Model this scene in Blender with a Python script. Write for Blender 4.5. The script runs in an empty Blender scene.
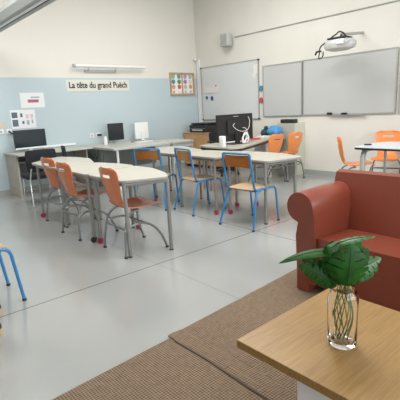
import bpy, bmesh, math, random
from mathutils import Vector, Matrix
random.seed(7)
PI = math.pi
COL = bpy.context.scene.collection
def R(a): return math.radians(a)

# ------------------------------------------------------------------ materials
def mat(name, col, rough=.5, metal=0, noise=0, nscale=8, bump=0, bscale=60, spec=None, coat=0):
    m = bpy.data.materials.new(name); m.use_nodes = True
    nt = m.node_tree; b = nt.nodes['Principled BSDF']
    b.inputs['Base Color'].default_value = (*col, 1)
    b.inputs['Roughness'].default_value = rough
    b.inputs['Metallic'].default_value = metal
    if spec is not None: b.inputs['Specular IOR Level'].default_value = spec
    if coat: b.inputs['Coat Weight'].default_value = coat
    tc = nt.nodes.new('ShaderNodeTexCoord')
    if noise:
        n = nt.nodes.new('ShaderNodeTexNoise'); n.inputs['Scale'].default_value = nscale
        n.inputs['Detail'].default_value = 4
        nt.links.new(tc.outputs['Object'], n.inputs['Vector'])
        r = nt.nodes.new('ShaderNodeValToRGB')
        r.color_ramp.elements[0].position = .3; r.color_ramp.elements[1].position = .7
        r.color_ramp.elements[0].color = (*[c*(1-noise) for c in col], 1)
        r.color_ramp.elements[1].color = (*[min(1, c*(1+noise)) for c in col], 1)
        nt.links.new(n.outputs['Fac'], r.inputs['Fac']); nt.links.new(r.outputs['Color'], b.inputs['Base Color'])
    if bump:
        n = nt.nodes.new('ShaderNodeTexNoise'); n.inputs['Scale'].default_value = bscale
        nt.links.new(tc.outputs['Object'], n.inputs['Vector'])
        bp = nt.nodes.new('ShaderNodeBump'); bp.inputs['Strength'].default_value = bump; bp.inputs['Distance'].default_value = .01
        nt.links.new(n.outputs['Fac'], bp.inputs['Height']); nt.links.new(bp.outputs['Normal'], b.inputs['Normal'])
    return m

def wood(name, c1, c2, scale, rough=.45, stretch=(1, 14, 14)):
    m = mat(name, c1, rough); nt = m.node_tree; b = nt.nodes['Principled BSDF']
    tc = nt.nodes.new('ShaderNodeTexCoord'); mp = nt.nodes.new('ShaderNodeMapping')
    mp.inputs['Scale'].default_value = stretch
    n = nt.nodes.new('ShaderNodeTexNoise'); n.inputs['Scale'].default_value = scale; n.inputs['Detail'].default_value = 6
    n.inputs['Roughness'].default_value = .6
    r = nt.nodes.new('ShaderNodeValToRGB'); r.color_ramp.elements[0].position = .35; r.color_ramp.elements[1].position = .65
    r.color_ramp.elements[0].color = (*c2, 1); r.color_ramp.elements[1].color = (*c1, 1)
    L = nt.links.new
    L(tc.outputs['Object'], mp.inputs['Vector']); L(mp.outputs['Vector'], n.inputs['Vector'])
    L(n.outputs['Fac'], r.inputs['Fac']); L(r.outputs['Color'], b.inputs['Base Color'])
    return m

def floor_mat():
    m = mat('polished_screed', (.30, .315, .31), .3); nt = m.node_tree; b = nt.nodes['Principled BSDF']; L = nt.links.new
    g = nt.nodes.new('ShaderNodeNewGeometry'); sp = nt.nodes.new('ShaderNodeSeparateXYZ'); L(g.outputs['Position'], sp.inputs[0])
    n = nt.nodes.new('ShaderNodeTexNoise'); n.inputs['Scale'].default_value = .6; n.inputs['Detail'].default_value = 2
    L(g.outputs['Position'], n.inputs['Vector'])
    r = nt.nodes.new('ShaderNodeValToRGB'); r.color_ramp.elements[0].position = .3; r.color_ramp.elements[1].position = .72
    r.color_ramp.elements[0].color = (.32, .33, .325, 1); r.color_ramp.elements[1].color = (.365, .37, .36, 1)
    L(n.outputs['Fac'], r.inputs['Fac'])
    def groove(sock, off, period, w):
        a = nt.nodes.new('ShaderNodeMath'); a.operation = 'SUBTRACT'; a.inputs[1].default_value = off; L(sock, a.inputs[0])
        p = nt.nodes.new('ShaderNodeMath'); p.operation = 'PINGPONG'; p.inputs[1].default_value = period/2; L(a.outputs[0], p.inputs[0])
        c = nt.nodes.new('ShaderNodeMath'); c.operation = 'LESS_THAN'; c.inputs[1].default_value = w; L(p.outputs[0], c.inputs[0])
        return c.outputs[0]
    gx = groove(sp.outputs['X'], 3.345, 7.4, .006); gy = groove(sp.outputs['Y'], 3.005, 8.4, .007)
    mx = nt.nodes.new('ShaderNodeMath'); mx.operation = 'MAXIMUM'; L(gx, mx.inputs[0]); L(gy, mx.inputs[1])
    mix = nt.nodes.new('ShaderNodeMix'); mix.data_type = 'RGBA'
    L(r.outputs['Color'], mix.inputs[6]); mix.inputs[7].default_value = (.14, .14, .13, 1)
    g2 = groove(sp.outputs['X'], 2.0, 7.4, .009)
    m3 = nt.nodes.new('ShaderNodeMath'); m3.operation = 'MULTIPLY'; m3.inputs[1].default_value = .22; L(g2, m3.inputs[0])
    m4 = nt.nodes.new('ShaderNodeMath'); m4.operation = 'MAXIMUM'; L(m3.outputs[0], m4.inputs[0]); L(mx.outputs[0], m4.inputs[1]); L(m4.outputs[0], mix.inputs[0])
    L(mix.outputs[2], b.inputs['Base Color'])
    n2 = nt.nodes.new('ShaderNodeTexNoise'); n2.inputs['Scale'].default_value = 2.2; n2.inputs['Detail'].default_value = 2; b.inputs['IOR'].default_value = 2.1
    L(g.outputs['Position'], n2.inputs['Vector'])
    mr = nt.nodes.new('ShaderNodeMapRange'); mr.inputs['To Min'].default_value = .15; mr.inputs['To Max'].default_value = .22
    L(n2.outputs['Fac'], mr.inputs['Value']); L(mr.outputs[0], b.inputs['Roughness'])
    return m

def rug_mat():
    m = mat('woven_sisal', (.3, .24, .19), .95); nt = m.node_tree; b = nt.nodes['Principled BSDF']; L = nt.links.new
    b.inputs['Specular IOR Level'].default_value = .1
    tc = nt.nodes.new('ShaderNodeTexCoord')
    mp = nt.nodes.new('ShaderNodeMapping'); mp.inputs['Rotation'].default_value = (0, 0, R(45)); L(tc.outputs['Object'], mp.inputs['Vector'])
    ck = nt.nodes.new('ShaderNodeTexChecker'); ck.inputs['Scale'].default_value = 95
    ck.inputs['Color1'].default_value = (.285, .215, .15, 1); ck.inputs['Color2'].default_value = (.13, .095, .068, 1)
    L(mp.outputs['Vector'], ck.inputs['Vector'])
    n = nt.nodes.new('ShaderNodeTexNoise'); n.inputs['Scale'].default_value = 45; n.inputs['Detail'].default_value = 3; L(tc.outputs['Object'], n.inputs['Vector'])
    r = nt.nodes.new('ShaderNodeValToRGB'); r.color_ramp.elements[0].color = (.62, .6, .6, 1); r.color_ramp.elements[1].color = (1.25, 1.2, 1.2, 1)
    L(n.outputs['Fac'], r.inputs['Fac'])
    mix = nt.nodes.new('ShaderNodeMix'); mix.data_type = 'RGBA'; mix.blend_type = 'MULTIPLY'; mix.inputs[0].default_value = 1
    L(ck.outputs['Color'], mix.inputs[6]); L(r.outputs['Color'], mix.inputs[7]); L(mix.outputs[2], b.inputs['Base Color'])
    bp = nt.nodes.new('ShaderNodeBump'); bp.inputs['Strength'].default_value = .4; bp.inputs['Distance'].default_value = .004
    L(ck.outputs['Fac'], bp.inputs['Height']); L(bp.outputs['Normal'], b.inputs['Normal'])
    return m

def wall_paint():      # cream plaster with a light blue painted dado up to 2.07 m
    m = mat('two_tone_paint', (.7, .7, .6), .75); nt = m.node_tree; b = nt.nodes['Principled BSDF']; L = nt.links.new
    g = nt.nodes.new('ShaderNodeNewGeometry'); sp = nt.nodes.new('ShaderNodeSeparateXYZ'); L(g.outputs['Position'], sp.inputs[0])
    c = nt.nodes.new('ShaderNodeMath'); c.operation = 'GREATER_THAN'; c.inputs[1].default_value = 2.07; L(sp.outputs['Z'], c.inputs[0])
    mix = nt.nodes.new('ShaderNodeMix'); mix.data_type = 'RGBA'; L(c.outputs[0], mix.inputs[0])
    mix.inputs[6].default_value = (.47, .555, .59, 1); mix.inputs[7].default_value = (.71, .685, .625, 1)
    L(mix.outputs[2], b.inputs['Base Color'])
    return m

M = {}
M['floor'] = floor_mat(); M['rug'] = rug_mat(); M['two_tone'] = wall_paint()
M['cream'] = mat('cream_plaster', (.70, .68, .62), .8, noise=.02, nscale=2)
M['ceiling'] = mat('ceiling_white', (.8, .8, .77), .9)
M['skirting'] = mat('grey_skirting', (.34, .35, .33), .5)
M['orange_back'] = wood('orange_stained_beech', (.64, .19, .07), (.55, .155, .055), 9, .24, (8, 8, 1))
M['orange'] = wood('lit_orange_beech', (.86, .29, .085), (.78, .24, .065), 9, .3, (8, 8, 1))  # same orange chair wood, stronger light put into the colour
M['ply'] = wood('brown_plywood', (.54, .29, .11), (.45, .23, .08), 6, .4, (1, 1, 10))
M['seat_ply'] = wood('pale_plywood', (.60, .42, .26), (.48, .32, .18), 6, .35, (2, 10, 1))
M['blue'] = mat('blue_enamel', (.03, .19, .42), .3)
M['steel'] = mat('grey_tube', (.24, .24, .235), .3, .75)
M['chrome'] = mat('chrome', (.8, .8, .8), .12, 1)
M['legmetal'] = mat('grey_lacquered_tube', (.25, .245, .225), .38, .3)
M['laminate'] = mat('cream_laminate', (.46, .435, .37), .3, noise=.02, nscale=3)
M['edge'] = mat('grey_table_edge', (.30, .29, .26), .5)
M['pink'] = mat('raspberry_plastic', (.27, .018, .05), .35)
M['blackp'] = mat('black_plastic', (.012, .012, .013), .4)
M['rubber'] = mat('black_rubber', (.02, .02, .02), .7)
M['blackf'] = mat('black_fabric', (.012, .013, .018), .9, bump=.3)
M['screen'] = mat('dark_screen', (.018, .028, .034), .14)
M['whitep'] = mat('white_plastic', (.78, .79, .78), .4)
M['greyp'] = mat('grey_plastic', (.45, .46, .45), .5)
M['desk_top'] = mat('pale_desk_top', (.48, .48, .43), .4, noise=.03)
M['desk_side'] = mat('beige_desk_panel', (.42, .38, .32), .55, noise=.04)
M['desk_dark'] = mat('slate_panel', (.17, .19, .18), .6)
M['board'] = mat('grey_white_enamel_board', (.50, .505, .495), .25)
M['board_white'] = mat('white_enamel_board', (.62, .64, .64), .2)
M['alu'] = mat('aluminium_trim', (.42, .42, .40), .4, .5)
M['beech'] = wood('light_beech_veneer', (.58, .34, .16), (.50, .285, .125), 3, .45, (8, 8, 1))
M['oak'] = wood('pale_oak_slats', (.32, .185, .056), (.24, .13, .036), 5, .36, (1.2, 22, 8))
M['oak_edge'] = wood('oak_edge', (.34, .20, .075), (.27, .155, .055), 5, .5, (1.2, 3, 20))
M['sofa'] = mat('terracotta_plastic', (.205, .045, .024), .33, bump=.12, bscale=220)
M['paper'] = mat('paper', (.76, .77, .78), .8)
M['sign'] = mat('cream_card', (.66, .65, .58), .8)
M['ink'] = mat('black_ink', (.012, .012, .012), .7)
M['leaf'] = mat('leaf_green', (.009, .062, .005), .5, spec=.2, noise=.35, nscale=22)
M['leafp'] = mat('leaf_pale_green', (.05, .14, .045), .35, noise=.2, nscale=20)
M['stem'] = mat('stem_green', (.06, .12, .03), .5)
M['petal_white'] = mat('vase_gravel', (.55, .53, .46), .7)
M['red'] = mat('coral_card', (.60, .09, .09), .6)
M['bluebag'] = mat('blue_fabric', (.07, .26, .50), .8, noise=.3, nscale=12)
M['darkbag'] = mat('dark_teal_fabric', (.02, .045, .06), .85)
M['table_blue'] = mat('pale_blue_laminate', (.62, .68, .74), .3)
M['cabinet_pale'] = mat('pale_grey_cabinet', (.42, .42, .36), .5)
M['cabinet_side'] = mat('pale_cream_cabinet_side', (.60, .60, .50), .5)
M['sky'] = None
def glass(name, rough=0, col=(1, 1, 1)):
    m = mat(name, col, rough); b = m.node_tree.nodes['Principled BSDF']
    b.inputs['Transmission Weight'].default_value = 1; b.inputs['IOR'].default_value = 1.45
    return m
M['glass'] = glass('clear_glass', .0, (1, 1, 1)); M['glass'].node_tree.nodes['Principled BSDF'].inputs['IOR'].default_value = 1.33
M['water'] = glass('water'); M['water'].node_tree.nodes['Principled BSDF'].inputs['IOR'].default_value = 1.33
def flat(name, c, rough=.7): return mat(name, c, rough)

# ------------------------------------------------------------------ mesh helpers
class MB:
    def __init__(s): s.bm = bmesh.new()
    def box(s, x0, x1, y0, y1, z0, z1, bevel=0, mtx=None):
        r = bmesh.ops.create_cube(s.bm, size=1); vs = r['verts']
        for v in vs:
            v.co = Vector(((x0+x1)/2+v.co.x*(x1-x0), (y0+y1)/2+v.co.y*(y1-y0), (z0+z1)/2+v.co.z*(z1-z0)))
        if bevel:
            es = list({e for v in vs for e in v.link_edges})
            rr = bmesh.ops.bevel(s.bm, geom=es, offset=bevel, segments=3, affect='EDGES', profile=.5)
            vs = list({v for f in rr['faces'] for v in f.verts} | {v for v in vs if v.is_valid})
        if mtx: bmesh.ops.transform(s.bm, matrix=mtx, verts=vs)
        return s
    def prism(s, poly, z0, z1, bevel=0, axis='z'):
        def P(a, b, c):
            if axis == 'z': return (a, b, c)
            if axis == 'x': return (c, a, b)
            return (a, c, b)
        n = len(poly)
        lo = [s.bm.verts.new(P(x, y, z0)) for x, y in poly]; hi = [s.bm.verts.new(P(x, y, z1)) for x, y in poly]
        fs = [s.bm.faces.new(lo[::-1]), s.bm.faces.new(hi)]
        for i in range(n): s.bm.faces.new((lo[i], lo[(i+1) % n], hi[(i+1) % n], hi[i]))
        if bevel:
            es = list(fs[0].edges)+list(fs[1].edges)
            bmesh.ops.bevel(s.bm, geom=es, offset=bevel, segments=2, affect='EDGES', profile=.5)
        return s
    def tube(s, pts, r, n=10, caps=True):
        pts = [Vector(p) for p in pts]; rings = []
        t = (pts[1]-pts[0]).normalized(); up = Vector((0, 0, 1)) if abs(t.z) < .9 else Vector((1, 0, 0))
        u = t.cross(up).normalized(); w = u.cross(t)
        for i, p in enumerate(pts):
            if i == 0: tt = pts[1]-pts[0]
            elif i == len(pts)-1: tt = pts[-1]-pts[-2]
            else: tt = (pts[i+1]-p).normalized()+(p-pts[i-1]).normalized()
            tt.normalize()
            u = (u-tt*u.dot(tt)).normalized(); w = tt.cross(u)
            rr = r[i] if isinstance(r, (list, tuple)) else r
            rings.append([s.bm.verts.new(p+u*math.cos(2*PI*k/n)*rr+w*math.sin(2*PI*k/n)*rr) for k in range(n)])
        for a, b in zip(rings, rings[1:]):
            for k in range(n): s.bm.faces.new((a[k], a[(k+1) % n], b[(k+1) % n], b[k]))
        if caps: s.bm.faces.new(rings[0][::-1]); s.bm.faces.new(rings[-1])
        return s
    def lathe(s, prof, cx=0, cy=0, n=32, squash=None):
        rings = []
        for r, z in prof:
            if r < 1e-5: rings.append([s.bm.verts.new((cx, cy, z))])
            else:
                rings.append([s.bm.verts.new((cx+r*(squash(2*PI*k/n, z) if squash else 1)*math.cos(2*PI*k/n), cy+r*(squash(2*PI*k/n, z) if squash else 1)*math.sin(2*PI*k/n), z)) for k in range(n)])
        for a, b in zip(rings, rings[1:]):
            for k in range(n):
                k2 = (k+1) % n
                if len(a) == 1 and len(b) == 1: continue
                if len(a) == 1: s.bm.faces.new((a[0], b[k2], b[k]))
                elif len(b) == 1: s.bm.faces.new((a[k], a[k2], b[0]))
                else: s.bm.faces.new((a[k], a[k2], b[k2], b[k]))
        return s
    def disc(s, c, r, axis, t, n=28):
        c = Vector(c); a = Vector(axis).normalized()
        s.tube([c-a*t/2, c+a*t/2], r, n); return s
    def ball(s, c, r, sc=(1, 1, 1)):
        rr = bmesh.ops.create_uvsphere(s.bm, u_segments=20, v_segments=12, radius=r)
        for v in rr['verts']: v.co = Vector((c[0]+v.co.x*sc[0], c[1]+v.co.y*sc[1], c[2]+v.co.z*sc[2]))
        return s
    def xform(s, m): bmesh.ops.transform(s.bm, matrix=m, verts=s.bm.verts); return s
    def build(s, name, m, parent=None, smooth=False, loc=None):
        bmesh.ops.recalc_face_normals(s.bm, faces=s.bm.faces)
        me = bpy.data.meshes.new(name); s.bm.to_mesh(me); s.bm.free()
        me.materials.append(m)
        if smooth:
            for p in me.polygons: p.use_smooth = True
            try: me.set_sharp_from_angle(angle=R(38))
            except Exception: pass
        o = bpy.data.objects.new(name, me); COL.objects.link(o)
        if parent: o.parent = parent
        if loc: o.location = loc
        return o
def fillet(pts, r, n=6):
    pts = [Vector(p) for p in pts]; out = [pts[0]]
    for i in range(1, len(pts)-1):
        a, b, c = pts[i-1], pts[i], pts[i+1]
        ra = min(r, (a-b).length*.48, (c-b).length*.48)
        p = b+(a-b).normalized()*ra; q = b+(c-b).normalized()*ra
        for k in range(n+1):
            t = k/n; out.append(p*(1-t)**2+b*2*t*(1-t)+q*t*t)
    out.append(pts[-1]); return out
def spline(pts, n=6):
    pts = [Vector(p) for p in pts]; P = [2*pts[0]-pts[1]]+pts+[2*pts[-1]-pts[-2]]; out = []
    for i in range(1, len(P)-2):
        for k in range(n):
            t = k/n
            out.append(.5*((2*P[i])+(P[i+1]-P[i-1])*t+(2*P[i-1]-5*P[i]+4*P[i+1]-P[i+2])*t*t+(3*P[i]-P[i-1]-3*P[i+1]+P[i+2])*t**3))
    out.append(pts[-1]); return out
def roundpoly(poly, r, n=5):
    out = []; N = len(poly)
    for i in range(N):
        a, b, c = Vector(poly[i-1]), Vector(poly[i]), Vector(poly[(i+1) % N])
        rr = r[i] if isinstance(r, (list, tuple)) else r
        if rr <= 0: out.append((b.x, b.y)); continue
        ra = min(rr, (a-b).length*.48, (c-b).length*.48)
        p = b+(a-b).normalized()*ra; q = b+(c-b).normalized()*ra
        for k in range(n+1):
            t = k/n; v = p*(1-t)**2+b*2*t*(1-t)+q*t*t; out.append((v.x, v.y))
    return out
def tag(o, label=None, cat=None, group=None, kind=None):
    if label: o['label'] = label
    if cat: o['category'] = cat
    if group: o['group'] = group
    if kind: o['kind'] = kind
    return o
def thing(name, label, cat, loc=(0, 0, 0), rz=0, group=None):
    o = bpy.data.objects.new(name, None); COL.objects.link(o); o.empty_display_size = .1
    o.location = loc; o.rotation_euler = (0, 0, rz); return tag(o, label, cat, group)
def struct(o): return tag(o, kind='structure')
def copy_tree(o, parent=None):
    c = o.copy(); COL.objects.link(c); c.parent = parent
    for ch in list(o.children): copy_tree(ch, c)
    return c

# ------------------------------------------------------------------ room
XW, YW, ZC, XL, YR = 6.85, 7.96, 4.0, -4.2, -3.4
struct(MB().box(XL-.2, XW+.2, YR-.2, YW+.2, -.1, 0).build('floor', M['floor']))
struct(MB().box(XL-.2, XW+.2, YR-.2, YW+.2, ZC, ZC+.1).build('ceiling', M['ceiling']))
struct(MB().box(XL-.2, XW+.2, YW, YW+.2, 0, ZC).build('wall_back', M['two_tone']))
struct(MB().box(XW, XW+.2, YR-.2, YW, 0, ZC).build('wall_right', M['cream']))
struct(MB().box(XL-.2, XL, YR-.2, YW, 0, ZC).build('wall_left', mat('white_plaster', (.72, .73, .72), .8)))
WINS = [(-1.3, .9), (1.4, 3.6), (4.1, 6.3)]
wb = MB()
xs = [XL, -1.3, .9, 1.4, 3.6, 4.1, 6.3, XW]
for i in range(0, 8, 2): wb.box(xs[i], xs[i+1], YR-.2, YR, .8, 3.2)
wb.box(XL, XW, YR-.2, YR, 0, .8).box(XL, XW, YR-.2, YR, 3.2, ZC)
struct(wb.build('wall_front', M['cream']))
for k, (a, b) in enumerate(WINS):
    f = MB()
    f.box(a, b, YR-.14, YR-.06, .8, .86).box(a, b, YR-.14, YR-.06, 3.14, 3.2).box(a, a+.06, YR-.14, YR-.06, .86, 3.14).box(b-.06, b, YR-.14, YR-.06, .86, 3.14)
    f.box((a+b)/2-.03, (a+b)/2+.03, YR-.14, YR-.06, .86, 3.14)
    w = struct(f.build('window_%d' % (k+1), M['whitep']))
struct(MB().box(XL, XW-.015, YW-.015, YW, 0, .09).build('baseboard_back', M['skirting']))
struct(MB().box(XW-.015, XW, YR, YW, 0, .09).build('baseboard_right', M['skirting']))
# cable trunking by the far corner
struct(MB().box(XW-.03, XW, 7.83, 7.93, .76, 2.5).build('trim_1', M['whitep']))
struct(MB().box(2.9, 3.55, YW-.03, YW, .78, .82).build('trim_2', M['whitep']))
struct(MB().tube([(XW-.012, 6.63, 2.825), (XW-.012, -1.5, 2.825)], .010, 8).build('trim_3', M['alu']))

ADDED_ROOF = [(1.2, 5.2), (4.6, 5.0), (3.0, 2.4)]  # invented roof windows out of view, added to brighten the room
for k, (x, y) in enumerate(ADDED_ROOF):
    f = MB()
    f.box(x-.72, x+.72, y-1.17, y-1.10, ZC-.05, ZC).box(x-.72, x+.72, y+1.10, y+1.17, ZC-.05, ZC).box(x-.72, x-.65, y-1.1, y+1.1, ZC-.05, ZC).box(x+.65, x+.72, y-1.1, y+1.1, ZC-.05, ZC)
    struct(f.build('window_%d' % (k+4), M['whitep']))  # frames of the added, unseen roof windows
# ------------------------------------------------------------------ wall_back items
def sheet(name, x0, x1, z0, z1, m, label, cat, t=.006, group=None):
    t_ = thing(name, label, cat, ((x0+x1)/2, YW, z0), 0, group); w = (x1-x0)/2
    MB().box(-w, w, -t, 0, 0, z1-z0).build('sheet', m, t_)
    return t_
sg = sheet('wall_sign', 3.50, 4.91, 1.815, 2.035, M['sign'], 'long cream sign with black French words on the blue wall', 'sign')
cu = bpy.data.curves.new('lettering', 'FONT'); cu.body = 'La tête du grand Puëch'; cu.size = .2; cu.extrude = .0015; cu.offset = .0042
cu.align_x = 'CENTER'; cu.align_y = 'BOTTOM_BASELINE'
to = bpy.data.objects.new('tmp', cu); COL.objects.link(to); bpy.context.view_layer.update()
me = bpy.data.meshes.new_from_object(to.evaluated_get(bpy.context.evaluated_depsgraph_get()))
bpy.data.objects.remove(to)
wd = max(v.co.x for v in me.vertices)-min(v.co.x for v in me.vertices); s = 1.30/wd
for v in me.vertices: v.co = Vector((v.co.x*s, v.co.z*1-.008, v.co.y*.82))
me.materials.clear(); me.materials.append(M['ink'])
o = bpy.data.objects.new('lettering', me); COL.objects.link(o); o.parent = sg; o.location = (0, 0, .062)

lt = thing('wall_lamp', 'long slim white tube lamp mounted above the cream sign', 'lamp', (4.46, YW, 2.265))
MB().tube([(-.80, -.13, .02), (.80, -.13, .02)], .028, 12).build('lamp_tube', M['whitep'], lt, True)
MB().box(-.55, .15, -.05, 0, -.085, -.045, .004).build('mounting_bar', M['greyp'], lt)
for x in (-.5, .1): MB().tube(spline([(x, -.02, -.06), (x, -.09, -.05), (x, -.13, .0)]), .010, 6).build('bracket', M['greyp'], lt)
MB().tube([(-.83, -.13, .02), (-.79, -.13, .02)], .036, 12).build('end_cap', M['greyp'], lt, True)

cf = thing('framed_display', 'wooden framed display board with coloured round stickers near the corner', 'picture', (6.355, YW, 1.69))
W, Hh = .365, .51
MB().box(-W, W, -.02, 0, 0, Hh).build('backing', M['paper'], cf)
f = MB(); f.box(-W, W, -.055, -.02, 0, .035).box(-W, W, -.055, -.02, Hh-.035, Hh).box(-W, -W+.035, -.055, -.02, .035, Hh-.035).box(W-.035, W, -.055, -.02, .035, Hh-.035).box(-.012, .012, -.045, -.02, .035, Hh-.035)
f.build('frame', wood('frame_wood', (.50, .33, .17), (.42, .27, .13), 8), cf)
cols = [[(.25, .45, .3), (.08, .25, .36), (.62, .33, .2), (.6, .42, .15)], [(.12, .3, .3), (.10, .27, .07), (.60, .10, .10), (.7, .7, .66)],
        [(.50, .30, .45), (.40, .2, .42), (.62, .45, .25), (.45, .45, .5)], [(.35, .5, .4), (.65, .6, .45), (.55, .3, .2), (.45, .45, .5)]]
for i in range(4):
    for j in range(4):
        cx = (-.255, -.085, .10, .255)[i]; cz = Hh-.09-j*.115
        r = .052 if j < 3 else .035
        MB().disc((cx, -.022, cz), r, (0, 1, 0), .005).build('sticker', flat('sticker_ink_%d%d' % (i, j), cols[i][j]), cf)

p1 = sheet('poster', 2.60, 3.04, 1.53, 1.80, M['paper'], 'upper white paper sheet with a red printed block above the left desk', 'poster')
pr = flat('red_print', (.42, .12, .17)); pg = flat('grey_print', (.33, .38, .45)); pk = flat('dark_print', (.10, .14, .18)); pp = flat('pink_print', (.66, .5, .56))
MB().box(-.09, .11, -.008, -.005, .095, .15).build('printed_block', pr, p1)
MB().box(-.03, .13, -.008, -.005, .175, .20).build('printed_line', pg, p1)
p2 = sheet('poster', 2.39, 2.83, 1.17, 1.50, M['paper'], 'lower white paper sheet with dark printed images just above the left monitor', 'poster')
for (x0, x1, z0, z1, m_) in ((-.20, -.10, .19, .29, pk), (-.20, -.10, .04, .16, pk), (-.05, -.01, .20, .27, pk), (-.03, .01, .08, .13, pk), (.05, .10, .17, .25, pp), (.13, .18, .17, .25, pp), (.05, .10, .06, .14, pg), (.14, .17, .08, .15, pg)):
    MB().box(x0, x1, -.008, -.005, z0, z1).build('printed_block', m_, p2)
c_ = sheet('wall_card', 2.08, 2.30, 1.20, 1.30, flat('yellowed_card', (.55, .53, .42)), 'small cream card on the wall at the left edge of the picture', 'card')
def socket(x, z, label, grp=None):
    t_ = thing('power_socket', label, 'socket', (x, YW, z), 0, grp)
    MB().box(-.045, .045, -.014, 0, -.045, .045, .003).build('plate', M['whitep'], t_)
    MB().disc((0, -.0155, 0), .024, (0, 1, 0), .006).build('outlet', M['greyp'], t_)
    return t_
socket(2.19, 1.135, 'white wall socket at the left edge beside the left monitor')
s2 = socket(2.33, 1.13, 'white wall socket with a black plug just left of the left monitor')
MB().tube(spline([(0, -.02, 0), (0, -.05, -.01), (.06, -.05, -.06)]), .014, 8).build('plug', M['blackp'], s2, True)
socket(3.92, .93, 'white wall socket leftmost of the pair beside the middle monitor')
s3 = socket(4.07, .93, 'white wall socket with a black plug beside the middle monitor')
MB().box(-.03, .06, -.04, -.015, -.02, .02).build('plug', M['blackp'], s3)
tag(MB().ball((XW-.09, YW-.07, 2.50), .045, (1, 1, .8)).tube([(XW-.09, YW-.07, 2.50), (XW-.02, YW, 2.52)], .015).build('motion_sensor', M['whitep'], smooth=True), 'small round white sensor high in the room corner', 'sensor')

# ------------------------------------------------------------------ boards on wall_right
def board(name, y0, y1, z0, z1, m, label, x=XW, fr=.02):
    t_ = thing(name, label, 'whiteboard', (x, (y0+y1)/2, z0)); w = abs(y1-y0)/2; h = z1-z0
    MB().box(-.022, 0, -w+fr, w-fr, fr, h-fr).build('writing_surface', m, t_)
    f = MB(); f.box(-.03, 0, -w, w, 0, fr).box(-.03, 0, -w, w, h-fr, h).box(-.03, 0, -w, -w+fr, fr, h-fr).box(-.03, 0, w-fr, w, fr, h-fr)
    f.build('frame', M['alu'], t_)
    return t_
b1 = board('whiteboard', 5.965, 7.78, 1.075, 2.30, M['board_white'], 'white magnetic board hanging leftmost, with a paper and magnets')
for y in (-.9, .9):
    for z in (.01, 1.21):
        MB().box(-.036, 0, y-.02, y+.02, z-.012, z+.015).build('corner_cap', M['blackp'], b1)
b2 = board('whiteboard', 4.885, 5.855, 1.125, 2.145, M['board'], 'grey-white board in the middle of the three boards')
b3 = board('whiteboard', 3.09, 4.865, 1.13, 2.15, M['board'], 'wide grey-white board below the projector, rightmost full board')
b4 = board('whiteboard', 2.0, 3.05, 1.13, 2.15, M['board'], 'board wing cut off by the right edge of the picture')
MB().box(-.07, -.03, 3.6-3.98, 4.25-3.98, -.012, 0).build('pen_tray', M['alu'], b3)
tag(MB().box(XW-.034, XW-.030, 7.16, 7.70, 1.70, 1.88).build('notice_paper', flat('pinkish_paper', (.70, .64, .64))), 'pale pinkish sheet held on the left whiteboard by magnets', 'paper')
tag(MB().box(XW-.0302, XW-.0272, 5.99, 6.10, 2.02, 2.2).box(XW-.0302, XW-.0272, 6.03, 6.14, 1.93, 2.02).build('clear_sleeve', flat('pale_sleeve', (.74, .74, .72), .4)), 'crumpled clear white sleeve at the top right of the left whiteboard', 'paper')
def mag(y, z, r, c, label, wall=False, zs=1):
    x = XW if wall else XW-.022
    b = MB().disc((0, 0, 0), r, (1, 0, 0), .016 if not wall else .03)
    o = b.build('magnet' if not wall else 'round_marker', flat('magnet_ink', c, .4), smooth=True, loc=(x-.008 if not wall else x-.015, y, z)); o.scale = (1, 1, zs)
    return tag(o, label, 'magnet')
mag(7.60, 1.60, .032, (.02, .19, .13), 'green round magnet on the left whiteboard under the paper', zs=1.3)
mag(7.42, 1.575, .040, (.06, .05, .22), 'dark violet round magnet on the left whiteboard under the paper', zs=1.3)
o = mag(7.26, 1.855, .016, (.35, .08, .15), 'tiny red magnet pinning the pinkish paper'); o.location.x = XW-.042
mag(5.91, 1.705, .042, (.05, .25, .42), 'blue round marker on the wall between the left boards', True, 1.3)
mag(5.91, 1.465, .042, (.55, .06, .11), 'red round marker on the wall between the left boards', True, 1.3)
tag(MB().box(-.0, .02, -.05, .05, -.02, .02, .004).build('board_eraser', M['blackp'], loc=(XW-.062, 4.27, 1.155)), 'small black eraser lying on the tray of the wide board', 'eraser')
tag(MB().box(0, .02, -.055, .055, -.018, .018, .004).build('board_eraser', M['blackp'], loc=(XW-.062, 3.98, 1.148)), 'black board wiper at the right on the tray of the wide board', 'eraser')

sp = thing('wall_speaker', 'small grey box speaker high on the wall above the left whiteboard', 'speaker', (XW, 6.77, 2.64))
MB().box(-.22, -.06, -.11, .11, 0, .27, .02).build('housing', M['greyp'], sp, True)
MB().box(-.227, -.219, -.09, .09, .03, .24).build('grille', flat('speaker_grille', (.36, .36, .34)), sp)
MB().tube([(-.06, 0, .13), (0, 0, .13)], .03).build('bracket', M['alu'], sp)
# short throw projector on a wall arm
pj = thing('projector', 'pale projector with dark bracket on a wall arm above the boards', 'projector', (6.25, 3.76, 2.15))
prof = [(0, 0), (.16, .0), (.27, .03), (.30, .075), (.29, .13), (.25, .16), (.12, .175), (0, .175)]
MB().lathe(prof, n=36).xform(Matrix.Diagonal((.62, .88, 1, 1))).build('housing', mat('projector_white', (.50, .50, .48), .25, coat=.4), pj, True)
MB().box(-.20, -.13, -.17, -.05, .075, .15, .015).build('lens_highlight', mat('highlight_white', (.85, .86, .87), .1), pj, True)  # white block standing in for the highlight on the lens
MB().disc((-.155, -.20, .12), .035, (1, .5, 0), .03).build('lens', M['greyp'], pj, True)
MB().box(-.12, .1, -.16, .16, .172, .20, .01).tube([(0, 0, .19), (.02, -.03, .26)], .018).build('mount_plate', M['blackp'], pj)
MB().tube([(-.0, -.02, .24), (.6, -.06, .30)], .022, 8).build('wall_arm', M['alu'], pj)
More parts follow.
